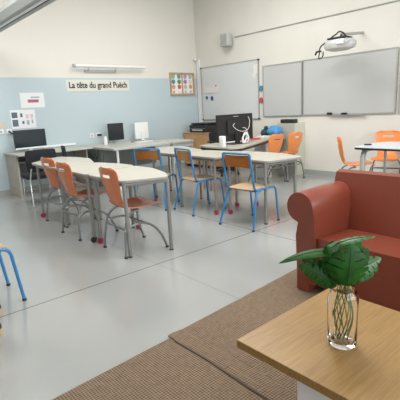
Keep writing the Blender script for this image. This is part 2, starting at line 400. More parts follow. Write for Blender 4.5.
MB().tube(spline([(-.12, .08, .2), (-.12, .0, .235), (-.1, -.05, .27), (-.06, -.1, .24), (-.05, -.13, .19)]), .011, 6).build('cable', M['blackp'], pj)
MB().tube(spline([(-.1, .2, .14), (-.08, .3, .09), (-.02, .36, .0), (0, .38, -.08), (.03, .33, -.05), (.0, .3, .02)]), .010, 6).tube(spline([(-.02, .33, .03), (0, .42, .03), (.02, .46, -.01)]), .016, 6).build('hanging_cable', M['blackp'], pj)

# ------------------------------------------------------------------ hanging light
lm = thing('ceiling_light', 'long grey suspended light fixture at the top left of the room', 'light', (2.12, 5.0, 2.70))
MB().prism([(-.11, .0), (-.13, .10), (-.09, .18), (.09, .18), (.13, .10), (.11, 0)], -2.2, 2.3, axis='y').build('housing', mat('fixture_grey', (.36, .38, .37), .5), lm)
MB().box(-.045, .0, -2.15, 2.25, -.012, 0).build('diffuser', mat('fixture_diffuser', (.85, .88, .9), .4), lm)
MB().box(.0, .012, -2.15, 2.25, -.02, .0).build('louvre', M['blackp'], lm)
for y in (-1.5, 1.6): MB().tube([(0, y, .18), (0, y, 1.3)], .006, 6).build('suspension_rod', M['alu'], lm)

# ------------------------------------------------------------------ orange shell chair
def shell(prof, nu, hole, thick, crown=.0):
    """prof: list of (x, z, halfwidth, bow); hole: (v0, v1, u0, u1) in path index / u units"""
    bm = bmesh.new(); rows = []
    nv = len(prof)
    # tangent normal
    for i, (x, z, w, bow) in enumerate(prof):
        a = prof[max(0, i-1)]; b = prof[min(nv-1, i+1)]
        t = Vector((b[0]-a[0], 0, b[1]-a[1])).normalized(); nrm = Vector((-t.z, 0, t.x))
        row = []
        for k in range(nu+1):
            u = -1+2*k/nu
            row.append(bm.verts.new(Vector((x, u*w, z))+nrm*(-bow*u*u)*-1))
        rows.append(row)
    for i in range(nv-1):
        for k in range(nu):
            uc = -1+2*(k+.5)/nu
            if hole and hole[0] <= i < hole[1] and hole[2] < uc < hole[3]: continue
            bm.faces.new((rows[i][k], rows[i][k+1], rows[i+1][k+1], rows[i+1][k]))
    bmesh.ops.recalc_face_normals(bm, faces=bm.faces)
    orig = list(bm.faces)
    bmesh.ops.solidify(bm, geom=orig, thickness=thick)
    mb = MB(); mb.bm.free(); mb.bm = bm; return mb
def chair_prof():
    ctrl = [(-.275, .865), (-.270, .83), (-.262, .78), (-.25, .70), (-.235, .62), (-.215, .55), (-.195, .50), (-.165, .465), (-.11, .447), (-.03, .443), (.06, .450), (.14, .462), (.20, .458), (.235, .440)]
    wid = [.0, .155, .192, .187, .165, .148, .142, .145, .16, .185, .20, .205, .195, .16]
    pts = [Vector((a, b, w)) for (a, b), w in zip(ctrl, wid)]
    sp_ = spline(pts, 4)
    out = []
    for p in sp_:
        w = p.z
        z = p.y
        if z > .775 and p.x < -.2:
            f_ = (z-.775)/.09; w = .195*max(.52, (1-min(1, f_)**5*.85)**.5)
        bow = .030 if z > .5 and p.x < -.15 else .012
        out.append((p.x, p.y, w, bow))
    return out
PROF = chair_prof()
def make_orange(m, label, group):
    t_ = thing('shell_chair', label, 'chair', group=group)
    i0 = min(range(len(PROF)), key=lambda i: abs(PROF[i][1]-.795)+(PROF[i][0] > -.2)); i1 = min(range(len(PROF)), key=lambda i: abs(PROF[i][1]-.757)+(PROF[i][0] > -.2))
    split = min(range(len(PROF)), key=lambda i: abs(PROF[i][1]-.48)+(PROF[i][0] > -.15))
    shell(PROF, 24, (i0, max(i1, i0+2), -.42, .42), .011).build('seat_shell', m, t_, True)
    for s in (-1, 1):
        # rear leg: foot, up, curls forward to the seat
        MB().tube(spline([(-.235, s*.235, .012), (-.225, s*.225, .14), (-.20, s*.21, .28), (-.165, s*.19, .37), (-.10, s*.165, .42), (-.02, s*.15, .432)], 5), .0115, 10).build('leg', M['steel'], t_, True)
        MB().tube(spline([(-.215, s*.22, .255), (-.13, s*.215, .30), (.0, s*.21, .30), (.10, s*.215, .25), (.18, s*.225, .15), (.235, s*.235, .012)], 5), .0115, 10).build('leg', M['steel'], t_, True)
        MB().disc((-.235, s*.235, .008), .018, (0, 0, 1), .016).build('foot_cap', M['rubber'], t_)
        MB().disc((.236, s*.235, .008), .018, (0, 0, 1), .016).build('foot_cap', M['rubber'], t_)
    MB().tube([(-.205, -.212, .27), (-.205, .212, .27)], .010, 8).build('stretcher', M['steel'], t_, True)
    MB().tube([(-.03, -.155, .430), (-.03, .155, .430)], .010, 8).tube([(.02, -.21, .30), (.02, .21, .30)], .009, 8).build('seat_support', M['steel'], t_, True)
    return t_
def place(o, x, y, deg, label=None):
    o.location = (x, y, 0); o.rotation_euler = (0, 0, R(deg))
    if label: o['label'] = label
oc = make_orange(M['orange_back'], 'terracotta orange chair nearest the camera with its back to the left, at the near desk', 'orange shell chairs at the left desks')
place(oc, 2.125, 3.575, -3)
place(copy_tree(oc), 2.06, 4.49, 0, 'terracotta orange chair at the middle of the left desk row, between two others')
place(copy_tree(oc), 2.16, 5.22, 3, 'terracotta orange chair farthest back in the left row, near the black office chair')
ob = make_orange(M['orange'], 'brightly lit orange chair, right one of the pair at the teacher desk', 'bright orange chairs in the back right')
place(ob, 6.21, 4.80, 88)
place(copy_tree(ob), 5.73, 4.86, 90, 'brightly lit orange chair, left one of the pair at the teacher desk')
place(copy_tree(ob), 5.66, 3.10, -52, 'brightly lit orange chair seen from the side at the left end of the pale blue table')
place(copy_tree(ob), 6.44, 3.03, 200, 'brightly lit orange chair behind the pale blue table, facing the room')

# ------------------------------------------------------------------ blue tube chair
def make_blue(label, group):
    t_ = thing('school_chair', label, 'chair', group=group)
    def side(s):
        return [(.275, s*.20, .012), (.225, s*.195, .435), (-.08, s*.195, .435), (-.165, s*.198, .44), (-.195, s*.205, .52), (-.238, s*.200, .80)]
    L = side(-1); Rr = side(1)
    path = L+[(-.245, -.200, .857), (-.245, .200, .857)]+Rr[::-1]
    p = fillet(path, .065, 6)
    MB().tube(p, .0125, 10).build('frame', M['blue'], t_, True)
    for s in (-1, 1):
        MB().tube(fillet([(-.275, s*.255, .012), (-.155, s*.212, .42), (-.08, s*.205, .425)], .04, 5), .0125, 10).build('leg', M['blue'], t_, True)
        MB().disc((-.275, s*.255, .008), .016, (0, 0, 1), .016).build('foot_cap', M['rubber'], t_)
        MB().disc((.2755, s*.20, .008), .016, (0, 0, 1), .016).build('foot_cap', M['rubber'], t_)
    MB().tube([(-.12, -.2, .42), (-.12, .2, .42)], .010, 8).tube([(.16, -.195, .425), (.16, .195, .425)], .010, 8).build('crossbar', M['blue'], t_, True)
    # curved backrest
    bm = bmesh.new(); rows = []
    for j in range(9):
        z = .695+.145*j/8; x0 = -.226-(.022*j/8)
        row = []
        for k in range(17):
            u = -1+k/8
            w = .190
            zz = z
            row.append(bm.verts.new((x0+.028*u*u-.012, u*w, zz-(.0 if j else .012*(1-u*u)*-1))))
        rows.append(row)
    for a, b in zip(rows, rows[1:]):
        for k in range(16): bm.faces.new((a[k], a[k+1], b[k+1], b[k]))
    bmesh.ops.solidify(bm, geom=list(bm.faces), thickness=.009)
    mb = MB(); mb.bm.free(); mb.bm = bm; mb.build('backrest', M['ply'], t_, True)
    prof = [(-.185, .445, .17, .004), (-.15, .449, .182, .004), (-.05, .451, .187, .005), (.08, .452, .19, .005), (.17, .455, .19, .004), (.205, .447, .185, .002), (.22, .43, .175, 0)]
    shell(prof, 12, None, .009).build('seat', M['seat_ply'], t_, True)
    return t_
bc = make_blue('blue tube chair nearest the sofa, right one of the three with brown backrests', 'blue tube chairs at the middle desks')
place(bc, 3.56, 3.27, 3)
place(copy_tree(bc), 3.625, 4.27, -9, 'blue tube chair in the middle of the three with brown backrests')
place(copy_tree(bc), 3.40, 4.96, 27, 'blue tube chair, left one of the three, turned slightly behind the near desk')
place(copy_tree(bc), .580, 3.36, 0, 'blue tube chair cut off by the left edge, only its front legs in view')

# ------------------------------------------------------------------ mobile desks
def desk(poly, legs, label, group, casters, h=.755, wheel='pink'):
    cx = sum(p[0] for p in poly)/len(poly); cy = sum(p[1] for p in poly)/len(poly)
    t_ = thing('mobile_desk', label, 'desk', (cx, cy, 0), 0, group)
    P = [(x-cx, y-cy) for x, y in poly]
    rp = roundpoly(P, .07, 6)
    MB().prism(rp, h-.010, h, .002).build('tabletop', M['laminate'], t_)
    ins = [(x*.995, y*.995) for x, y in rp]
    MB().prism(ins, h-.026, h-.010).build('edge_band', M['edge'], t_)
    fr = MB(); n = len(legs)
    for i in range(n):
        a, b = legs[i], legs[(i+1) % n]
        fr.tube([(a[0]-cx, a[1]-cy, h-.046), (b[0]-cx, b[1]-cy, h-.046)], .019, 8)
    fr.build('under_frame', M['legmetal'], t_, True)
    for i, (x, y) in enumerate(legs):
        z0 = .055 if i in casters else .006
        l = MB().tube([(x-cx, y-cy, z0), (x-cx, y-cy, h-.03)], .0185, 12).build('leg', M['legmetal'], t_, True)
        if i in casters:
            MB().disc((x-cx-.018, y-cy-.020, .031), .0305, (.62, .78, 0), .012).disc((x-cx+.004, y-cy+.008, .031), .0305, (.62, .78, 0), .012).disc((x-cx-.007, y-cy-.006, .034), .022, (.62, .78, 0), .04).build('caster', M['blackp'] if casters[i] == 'k' else M['pink'], l, True)
        else:
            MB().disc((x-cx, y-cy, .006), .020, (0, 0, 1), .012).build('foot_cap', M['rubber'], l)
    return t_
G1 = 'cream topped desks in the left row'; G2 = 'cream topped desks in the middle row'
desk([(1.89, 3.34), (2.31, 3.17), (2.44, 3.40), (2.56, 3.80), (2.56, 4.17), (1.885, 4.035)], [(1.925, 3.355), (2.325, 3.225), (2.52, 4.13), (1.945, 3.995)],
     'cream topped desk nearest the camera, with the near orange chair at it', G1, {2: 'p', 3: 'p'})
desk([(1.885, 4.045), (2.57, 4.185), (2.57, 4.5), (2.47, 4.945), (1.90, 4.945)], [(1.915, 4.085), (2.50, 4.22), (2.42, 4.90), (1.955, 4.905)],
     'cream topped desk in the middle of the left row', G1, {0: 'k'})
desk([(1.90, 4.96), (2.44, 4.96), (2.64, 5.5), (2.62, 5.85), (2.50, 6.2), (2.31, 6.15), (1.91, 5.78)], [(2.03, 5.03), (2.40, 5.03), (2.50, 6.08), (1.96, 5.69)],
     'cream topped desk at the far end of the left row, beside the black chairs', G1, {3: 'p'})
desk([(3.58, 3.03), (4.12, 2.93), (4.27, 3.36), (4.29, 3.84), (3.62, 3.80)], [(3.62, 3.09), (4.06, 3.00), (4.25, 3.80), (3.70, 3.76)],
     'cream topped desk nearest the sofa in the middle row', G2, {2: 'p', 3: 'p'})
desk([(3.53, 3.81), (4.29, 3.86), (4.18, 4.22), (4.12, 4.67), (3.53, 4.67)], [(3.57, 3.89), (4.05, 3.98), (4.08, 4.62), (3.575, 4.62)],
     'cream topped desk in the middle of the middle row', G2, {0: 'p', 1: 'p'})
desk([(3.56, 4.69), (4.10, 4.69), (4.42, 5.6), (4.17, 5.83), (3.84, 5.76), (3.56, 5.30)], [(3.67, 4.75), (4.08, 4.78), (4.17, 5.68), (3.66, 5.40)],
     'cream topped desk farthest from the camera in the middle row', G2, {3: 'p'})

# ------------------------------------------------------------------ desks along the back wall
d1 = thing('computer_desk', 'pale computer desk with beige side panel under the left monitor', 'desk', (2.9, 7.64, 0))
MB().box(-.72, .62, -.50, .31, .735, .765, .004).build('tabletop', M['desk_top'], d1)
MB().box(-.70, -.67, -.29, .30, 0, .735).build('side_panel', M['desk_side'], d1)
MB().box(.57, .60, -.29, .30, 0, .735).build('side_panel', M['desk_side'], d1)
MB().box(-.67, .57, .20, .22, .3, .735).build('modesty_panel', M['desk_dark'], d1)
MB().box(-.67, -.1, -.26, .15, .60, .62).build('keyboard_shelf', M['desk_side'], d1)
d2 = thing('computer_desk', 'long pale desk with slate side under the two small screens', 'desk', (4.2, 7.1, 0))
MB().box(-.62, .64, -.62, .84, .715, .755, .004).build('tabletop', M['desk_top'], d2)
MB().box(-.60, -.575, -.1, .82, .05, .715).build('side_panel', M['desk_dark'], d2)
MB().box(-.57, .6, -.12, -.10, .33, .715).build('modesty_panel', M['desk_dark'], d2)
for x, y in ((-.53, -.58), (.60, -.58), (.60, .8)): MB().tube([(x, y, 0), (x, y, .72)], .022, 10).build('leg', M['whitep'], d2, True)
MB().tube(spline([(-.62, -.05, .70), (-.64, .0, .55), (-.645, .2, .60), (-.64, .4, .66), (-.645, .6, .60), (-.63, .75, .7)]), .006, 6).tube(spline([(-.63, .1, .7), (-.64, .0, .5), (-.63, -.08, .3)]), .006, 6).build('cable', M['blackp'], d2)
d3 = thing('side_table', 'pale table beside the slate-sided desk, reaching toward the wooden cupboard', 'table', (5.13, 6.85, 0))
MB().box(-.27, .27, -.37, .4, .72, .755, .004).build('tabletop', M['desk_top'], d3)
MB().box(-.25, .25, -.35, -.33, .64, .72).box(.23, .25, -.33, .38, .64, .72).build('apron', M['greyp'], d3)
for x, y in ((-.24, -.34), (.24, -.34), (-.24, .37), (.24, .37)): MB().box(x-.015, x+.015, y-.015, y+.015, 0, .72).build('leg', M['greyp'], d3)

def monitor(name, label, cat, loc, rz, w, h, z, bezel, back=False, chin=0, bm_=None):
    t_ = thing(name, label, cat, loc, rz); bm_ = bm_ or M['blackp']
    MB().box(-w/2, w/2, -.012, .022, z, z+h, .005).build('casing', bm_, t_)
    if not back: MB().box(-w/2+.012, w/2-.012, -.0145, -.0125, z+.012+chin, z+h-.012).build('screen', M['screen'], t_)
    MB().box(-.03, .03, .022, .045, .012, z+h*.5, .004).build('stand_neck', bezel, t_)
    MB().box(-w*.18, w*.18, -.08, .1, 0, .012, .004).build('stand_foot', bezel, t_)
    return t_
monitor('monitor', 'large black monitor with white lower edge on the left desk', 'monitor', (2.57, 7.62, .765), R(4), .57, .33, .055, M['whitep'], chin=.02)
MB().box(-.285, .285, -.0155, -.012, .055, .078).build('lower_bezel', M['whitep'], bpy.data.objects['monitor'])
monitor('monitor', 'small black square monitor on the slate-sided desk', 'monitor', (4.30, 7.62, .755), 0, .35, .34, .06, M['greyp'])
t_ = monitor('computer_display', 'white display seen from behind beside the small black monitor', 'monitor', (4.90, 7.60, .755), R(180), .33, .34, .04, M['whitep'], True, bm_=M['whitep'])
MB().ball((0, -.02, .23), .035, (1, .1, .5)).build('emblem', M['greyp'], t_)
tag(MB().tube(spline([(4.5, 7.4, .764), (4.6, 7.3, .764), (4.75, 7.42, .764), (4.85, 7.34, .764), (4.98, 7.40, .764)]), .008, 6).build('cable', M['blackp']), 'loose black cable lying on the desk between the two small screens', 'cable')
kb = thing('keyboard', 'pale keyboard lying on the desk before the white display', 'keyboard', (4.66, 7.18, .755))
MB().box(-.2, .2, -.06, .06, 0, .018, .004).build('base', M['whitep'], kb)
MB().box(-.19, .19, -.05, .05, .018, .024).build('keys', M['greyp'], kb)
tag(MB().lathe([(0, 0), (.035, 0), (.04, .1), (.03, .16), (0, .16)], n=20).build('water_bottle', M['paper'], smooth=True, loc=(3.98, 7.5, .755)), 'small pale pot standing on the desk left of the small black monitor', 'pot')

# black office chairs
def office(label, loc, rz, legs=True):
    t_ = thing('office_chair', label, 'chair', loc, rz, 'black chairs around the desks')
    p = [(-.25, .88, .20, .03), (-.255, .86, .225, .03), (-.25, .8, .235, .03), (-.24, .7, .235, .03), (-.22, .6, .22, .025), (-.2, .53, .2, .02)]
    shell(p, 14, None, .035).build('backrest', M['blackf'], t_, True)
    MB().prism(roundpoly([(-.2, -.22), (.22, -.23), (.22, .23), (-.2, .22)], .08), .42, .475, .012).build('seat', M['blackf'], t_, True)
    return t_
c1 = office('black chair with chrome legs pulled up to the left computer desk', (2.31, 6.66, 0), R(86))
for s in (-1, 1):
    MB().tube(fillet([(-.25, s*.21, .012), (-.20, s*.2, .40), (-.245, s*.17, .60)], .05), .012).build('leg', M['chrome'], c1, True)
    MB().tube(fillet([(.24, s*.21, .012), (.19, s*.2, .415), (-.19, s*.2, .415)], .05), .012).build('leg', M['chrome'], c1, True)
c2 = office('second black chair behind the far left desk, its narrow back showing', (2.95, 6.56, 0), R(-23))
for s in (-1, 1):
    MB().tube(fillet([(-.25, s*.21, .012), (-.20, s*.2, .40), (-.245, s*.17, .60)], .05), .012).build('leg', M['chrome'], c2, True)
    MB().tube(fillet([(.24, s*.21, .012), (.19, s*.2, .415), (-.19, s*.2, .415)], .05), .012).build('leg', M['chrome'], c2, True)
c3 = office('black swivel chair with wheeled star base behind the teacher desk', (5.95, 6.15, 0), R(-100))
MB().tube([(0, 0, .08), (0, 0, .42)], .028).build('column', M['blackp'], c3, True)
MB().tube([(-.1, 0, .44), (-.235, 0, .46), (-.275, 0, .6)], .025, 8).build('back_bracket', M['blackp'], c3)
for k in range(5):
    a = k*2*PI/5+.4
    l = MB().tube([(.02*math.cos(a), .02*math.sin(a), .12), (.30*math.cos(a), .30*math.sin(a), .075)], [.03, .018], 8).build('base_arm', M['blackp'], c3, True)
    MB().disc((.30*math.cos(a), .30*math.sin(a), .03), .03, (-math.sin(a), math.cos(a), 0), .04).build('wheel', M['blackp'], l, True)
for s in (-1, 1):
    MB().tube(fillet([(-.05, s*.22, .45), (-.05, s*.29, .50), (-.05, s*.29, .68)], .04), .018, 8).box(-.17, .12, s*.29-.03, s*.29+.03, .675, .70, .008).build('armrest', M['blackp'], c3, True)

# ------------------------------------------------------------------ wooden cupboard + printer
cb = thing('cupboard', 'low beech wooden cupboard in the corner carrying the black printer', 'cupboard', (6.57, 7.25, 0))
MB().box(-.25, .27, -.66, .66, .06, .79).build('body', M['beech'], cb)
MB().box(-.22, .25, -.62, .62, 0, .06).build('plinth', M['blackp'], cb)
MB().box(-.285, .27, -.67, .67, .79, .815, .003).build('top', M['beech'], cb)
for y0, y1, hy in ((-.655, -.20, -.26), (-.195, .655, .24)):
    dr = MB().box(-.270, -.251, y0, y1, .07, .782, .002).build('door', M['beech'], cb)
    MB().box(-.290, -.270, hy-.01, hy+.01, .52, .70, .004).build('handle', M['edge'], dr)
pt = thing('printer', 'black printer standing on the low beech cupboard', 'printer', (6.52, 7.44, .815))
MB().box(-.2, .2, -.30, .28, 0, .17, .02).build('body', M['blackp'], pt, True)
MB().box(-.19, .19, -.31, .22, .185, .215, .008).build('scanner_lid', M['blackp'], pt)
MB().box(-.16, .2, -.26, .2, .17, .185).build('paper_gap', M['rubber'], pt)
MB().box(-.235, -.195, -.2, .14, .04, .07, .003).build('output_tray', M['greyp'], pt)
MB().box(-.206, -.2, -.28, .25, .09, .094).build('trim_line', M['greyp'], pt)

# ------------------------------------------------------------------ teacher desk
td = thing('teacher_desk', 'pale teacher desk with dark frame under the large black monitor', 'desk', (5.2, 5.2, 0))
poly = [(4.53, 5.1), (4.50, 4.55), (4.68, 4.46), (6.05, 5.02), (6.50, 5.0), (6.52, 5.5), (6.05, 5.62), (5.0, 5.45), (4.62, 5.42)]
P = [(x-5.2, y-5.2) for x, y in poly]
MB().prism(roundpoly(P, .05), .725, .75, .003).build('tabletop', M['laminate'], td)
MB().prism(roundpoly([(x*.96, y*.94) for x, y in P], .05), .68, .725).build('under_frame', M['blackp'], td)
MB().box(.82, .98, -.08, .20, 0, .68).build('side_panel', M['whitep'], td)
for x, y in ((-.6, -.1), (-.52, .17), (.1, .2)): MB().tube([(x, y, 0), (x, y, .7)], .022, 10).build('leg', M['legmetal'], td, True)
mo = thing('large_monitor', 'large black monitor seen from behind with white cables hanging on it', 'monitor', (5.08, 4.98, .75), R(0))
MB().box(-.42, .42, -.02, .03, .05, .495, .008).build('casing', M['blackp'], mo)
MB().box(-.40, .40, .030, .032, .10, .475).build('screen', M['screen'], mo)
MB().box(-.22, .22, -.045, -.02, .16, .40, .01).build('back_bulge', M['blackp'], mo)
MB().box(-.05, .05, -.06, -.03, .01, .22, .01).build('stand_neck', M['blackp'], mo)
MB().box(-.16, .16, -.13, .12, 0, .015, .004).build('stand_foot', M['blackp'], mo)
MB().tube(spline([(.27, -.05, .44), (.30, -.055, .36), (.26, -.06, .24), (.12, -.06, .20), (-.02, -.055, .24), (-.10, -.05, .31), (-.06, -.05, .34)]), .0045, 6).tube(spline([(.12, -.055, .26), (.2, -.06, .24), (.27, -.06, .1), (.3, -.06, .02)]), .0045, 6).build('cable', M['whitep'], mo, True)
# maker's mark, unreadable small lettering at the top of the back
MB().box(-.06, .06, -.022, -.02, .452, .462).build('maker_mark', M['greyp'], mo)
tag(MB().box(-.032, .032, -.05, .05, 0, .17, .012).build('mini_computer', M['whitep'], smooth=True, loc=(4.60, 4.80, .75)), 'small upright white box on the teacher desk left of the big monitor', 'computer')
tag(MB().tube(spline([(0, 0, .012), (.05, .02, .10), (.02, -.03, .17), (-.05, 0, .12), (-.02, .03, .02), (.06, -.02, .05), (.07, .02, .18), (0, .02, .16), (-.06, -.02, .04), (.03, -.04, .10), (.05, 0, .012)]), .0095, 6).build('cable_bundle', M['whitep'], loc=(5.12, 4.80, .75)), 'tangled bundle of white cables on the teacher desk before the big monitor', 'cables')
tag(MB().box(-.17, .17, -.11, .11, 0, .03, .004).build('folder', M['red'], loc=(5.72, 5.24, .75)), 'coral red folder lying on the teacher desk', 'folder')
tag(MB().box(-.12, .12, -.08, .08, 0, .012).build('paper_stack', M['paper'], loc=(5.25, 5.22, .75)), 'white papers lying on the teacher desk beside the red folder', 'papers')
# pale cabinet on the right wall
pc = thing('storage_cabinet', 'pale cabinet against the right wall behind the brightly lit orange chairs', 'cabinet', (6.76, 5.06, 0))
MB().box(-.21, .085, -.21, .21, .0, 1.0).build('body', M['cabinet_pale'], pc)
MB().box(-.21, .085, -.225, -.21, .0, 1.0).build('end_panel', M['cabinet_side'], pc)
MB().box(-.222, -.21, -.205, -.002, .05, .98, .002).build('door', M['cabinet_pale'], pc)
MB().box(-.222, -.21, .002, .205, .05, .98, .002).build('door', M['cabinet_pale'], pc)
bs = thing('soundbar', 'black oblong device on top of the pale cabinet under the boards', 'speaker', (6.64, 5.06, 1.0))
MB().box(-.07, .07, -.17, .15, 0, .075, .015).build('body', M['blackp'], bs, True)
MB().box(-.074, -.07, -.14, .12, .015, .06).build('grille', M['rubber'], bs)
bg = thing('fabric_bag', 'blue bag heaped between the big monitor and the pale cabinet, behind the brightly lit orange chairs', 'bag', (6.32, 5.17, .752))
bm = MB(); bm.ball((0, -.03, .12), .13, (1, 1.3, .80))
bo = bm.build('bag_body', M['bluebag'], bg, True)
dd = bo.modifiers.new('crumple', 'DISPLACE'); tx = bpy.data.textures.new('crumple', 'CLOUDS'); tx.noise_scale = .09; dd.texture = tx; dd.strength = .05
MB().ball((-.02, .20, .08), .10, (.8, .9, .8)).ball((-.02, .17, .17), .05, (.8, .9, 1)).build('dark_pouch', M['darkbag'], bg, True)
tag(MB().box(-.11, .11, -.09, .09, 0, .05, .008).build('tissue_box', M['sign'], loc=(6.02, 5.16, .7505)), 'small cream box beside the blue bag behind the orange chairs', 'box')

# ------------------------------------------------------------------ pale blue table on the right
rt = thing('meeting_table', 'pale blue topped table with black edge at the right side', 'table', (5.8, 2.4, 0))
poly = [(5.31, 2.95), (5.31, 1.4), (6.15, 1.4), (6.15, 2.85), (5.97, 2.95)]
P = roundpoly([(x-5.8, y-2.4) for x, y in poly], .05)
MB().prism(P, .738, .75, .002).build('tabletop', M['table_blue'], rt)
MB().prism([(x*1.008, y*1.004) for x, y in P], .712, .738, .004).build('edge_band', M['blackp'], rt)
for x, y in ((-.40, .46), (-.40, -.92), (.26, .46), (.26, -.92)):
    MB().tube(fillet([(x, y, .012), (x, y, .62), (x+.06*(1 if x < 0 else -1), y-.0, .70), (x+.2*(1 if x < 0 else -1), y, .70)], .08), .035 if x < 0 else .02, 12).build('leg', mat('silver_leg', (.42, .43, .40), .4, .3), rt, True)
tag(MB().tube([(0, 0, 0), (.04, -.09, 0)], .010, 8).build('marker_pen', M['blackp'], loc=(5.52, 2.91, .762)), 'black marker pen lying at the corner of the pale blue table', 'pen')

# ------------------------------------------------------------------ stool at left edge
st = thing('stool', 'beige stool leg with dark band at the very left edge', 'stool', (.505, 2.925, 0), R(0))
MB().lathe([(0, .43), (.14, .43), (.148, .44), (.148, .455), (0, .46)], n=32).build('seat', M['seat_ply'], st, True)
for a in (R(45), R(165), R(285)):
    c, s = math.cos(a), math.sin(a)
    l = MB().tube([(.185*c, .185*s, .0), (.185*c, .185*s, .055)], .024, 14).tube([(.185*c, .185*s, .055), (.13*c, .13*s, .43)], .012, 10).build('leg', M['seat_ply'], st, True)
    MB().tube([(.185*c, .185*s, .05), (.184*c, .184*s, .072)], .026, 14).build('dark_band', M['rubber'], l, True)

# ------------------------------------------------------------------ rugs
def rug(name, poly, label, z0, z1, lift=None):
    m = MB().prism(poly, z0, z1, .003)
    return tag(m.build(name, M['rug']), label, 'rug')
rug('woven_rug', [(-1.2, 1.80), (1.335, 1.905), (1.335, -2), (-1.2, -2)], 'brown woven rug at the lower left, its right border beneath the other rug', .001, .010)
# second rug: its border lies over the first one with a small ridge
bm = bmesh.new(); xs_ = [1.318+.01*i for i in range(6)]+[1.45, 1.8, 2.4, 3.2, 3.9]
def rz_(x): return .020 if x < 1.36 else max(.009, .020-(x-1.36)*.12)
rows = []
ylist = [2.0-.15*i for i in range(28)]
for j, y in enumerate(ylist):
    row = []
    for x in xs_:
        yy = 1.925+.055*(x-1.32) if j == 0 else y-.1
        row.append(bm.verts.new((x+.004*math.sin(yy*9), yy, rz_(x)+.0015*math.sin(yy*6))))
    rows.append(row)
for a, b in zip(rows, rows[1:]):
    for k in range(len(xs_)-1): bm.faces.new((a[k], a[k+1], b[k+1], b[k]))
bmesh.ops.recalc_face_normals(bm, faces=bm.faces)
bmesh.ops.solidify(bm, geom=list(bm.faces), thickness=.008)
mb = MB(); mb.bm.free(); mb.bm = bm
r2 = tag(mb.build('woven_rug', M['rug']), 'brown woven rug beneath the sofa and wooden coffee table', 'rug')
MB().tube([(1.316+.004*math.sin(y*9), min(y, 1.92), .014) for y in ylist if y < 1.96], .006, 8).build('seam_shade', mat('seam_shade_brown', (.13, .095, .07), .9), r2, True)  # dark tube added as the shade line along the rug ridge

# ------------------------------------------------------------------ sofa
sf = thing('sofa', 'terracotta red plastic sofa with rolled scroll arms on the woven rug', 'sofa', (2.41, 1.0, .0115))
def arm_outline():
    # (y, z) of the scroll arm front, arm's outer side +y ; circle centre (.735,.63)
    cy_, cz_, r = .745, .632, .112
    pts = [(.615, .062), (.615, .40), (.622, .58)]
    for k in range(0, 17):
        a = R(178)-R(270)*k/16
        pts.append((cy_+r*math.cos(a), cz_+r*math.sin(a)))
    pts += [(.765, .50), (.775, .42), (.77, .30), (.765, .15), (.765, .062)]
    return pts
AO = arm_outline()
def arm(s, parent):
    m = MB().prism([(y*s, z) for y, z in AO], .0, .60, .006, axis='x')
    return m.build('armrest', M['sofa'], parent, True)
arm(1, sf)
sfl = arm(1, sf); sfl.data = sfl.data.copy()
for v in sfl.data.vertices: v.co.y = -v.co.y
sfl.data.flip_normals()
# seat block
MB().prism([(.035, .055), (.02, .42), (.5, .395), (.55, .055)], -.62, .62, .018, axis='y').build('seat', M['sofa'], sf, True)
# backrest, leaning
MB().prism([(.43, .05), (.44, .40), (.555, .815), (.60, .83), (.74, .80), (.74, .05)], -.80, .80, .02, axis='y').build('backrest', M['sofa'], sf, True)
for x, y in ((.0, .66), (.0, -.765), (.62, .66), (.62, -.765)):
    MB().box(x, x+.11, y, y+.105, 0, .07, .003).build('foot', M['sofa'], sf)
# ------------------------------------------------------------------ coffee table
ct = thing('coffee_table', 'low table with pale oak top and white base in the foreground', 'table', (1.41, .50, .012))
TX0, TX1, TY0, TY1 = -.335, .335, -.72, .585
MB().box(TX0, TX1, TY0, TY1, .403, .438, .003).build('tabletop', M['oak'], ct)
MB().box(TX0+.09, TX1-.06, TY0+.2, TY1-.235, 0, .403).build('base', M['whitep'], ct)

# ------------------------------------------------------------------ vase with leaves
VX, VY, VZ = 1.344, .770, .4505
va = thing('glass_vase', 'clear faceted glass vase on the oak coffee table', 'vase', (VX, VY, VZ))
def sq(a, z): return 1-.07*abs(math.sin(4*a)) if .02 < z < .24 else 1
outer = [(0, 0), (.045, 0), (.052, .006), (.055, .02), (.058, .10), (.060, .17), (.059, .195), (.053, .215), (.044, .228), (.044, .243), (.051, .262), (.054, .270)]
inner = [(.0515, .268), (.0415, .244), (.0415, .229), (.050, .213), (.055, .193), (.0555, .17), (.0535, .10), (.050, .03), (.04, .018), (0, .016)]
MB().lathe(outer+inner, n=48, squash=sq).build('glass_body', M['glass'], va, True)

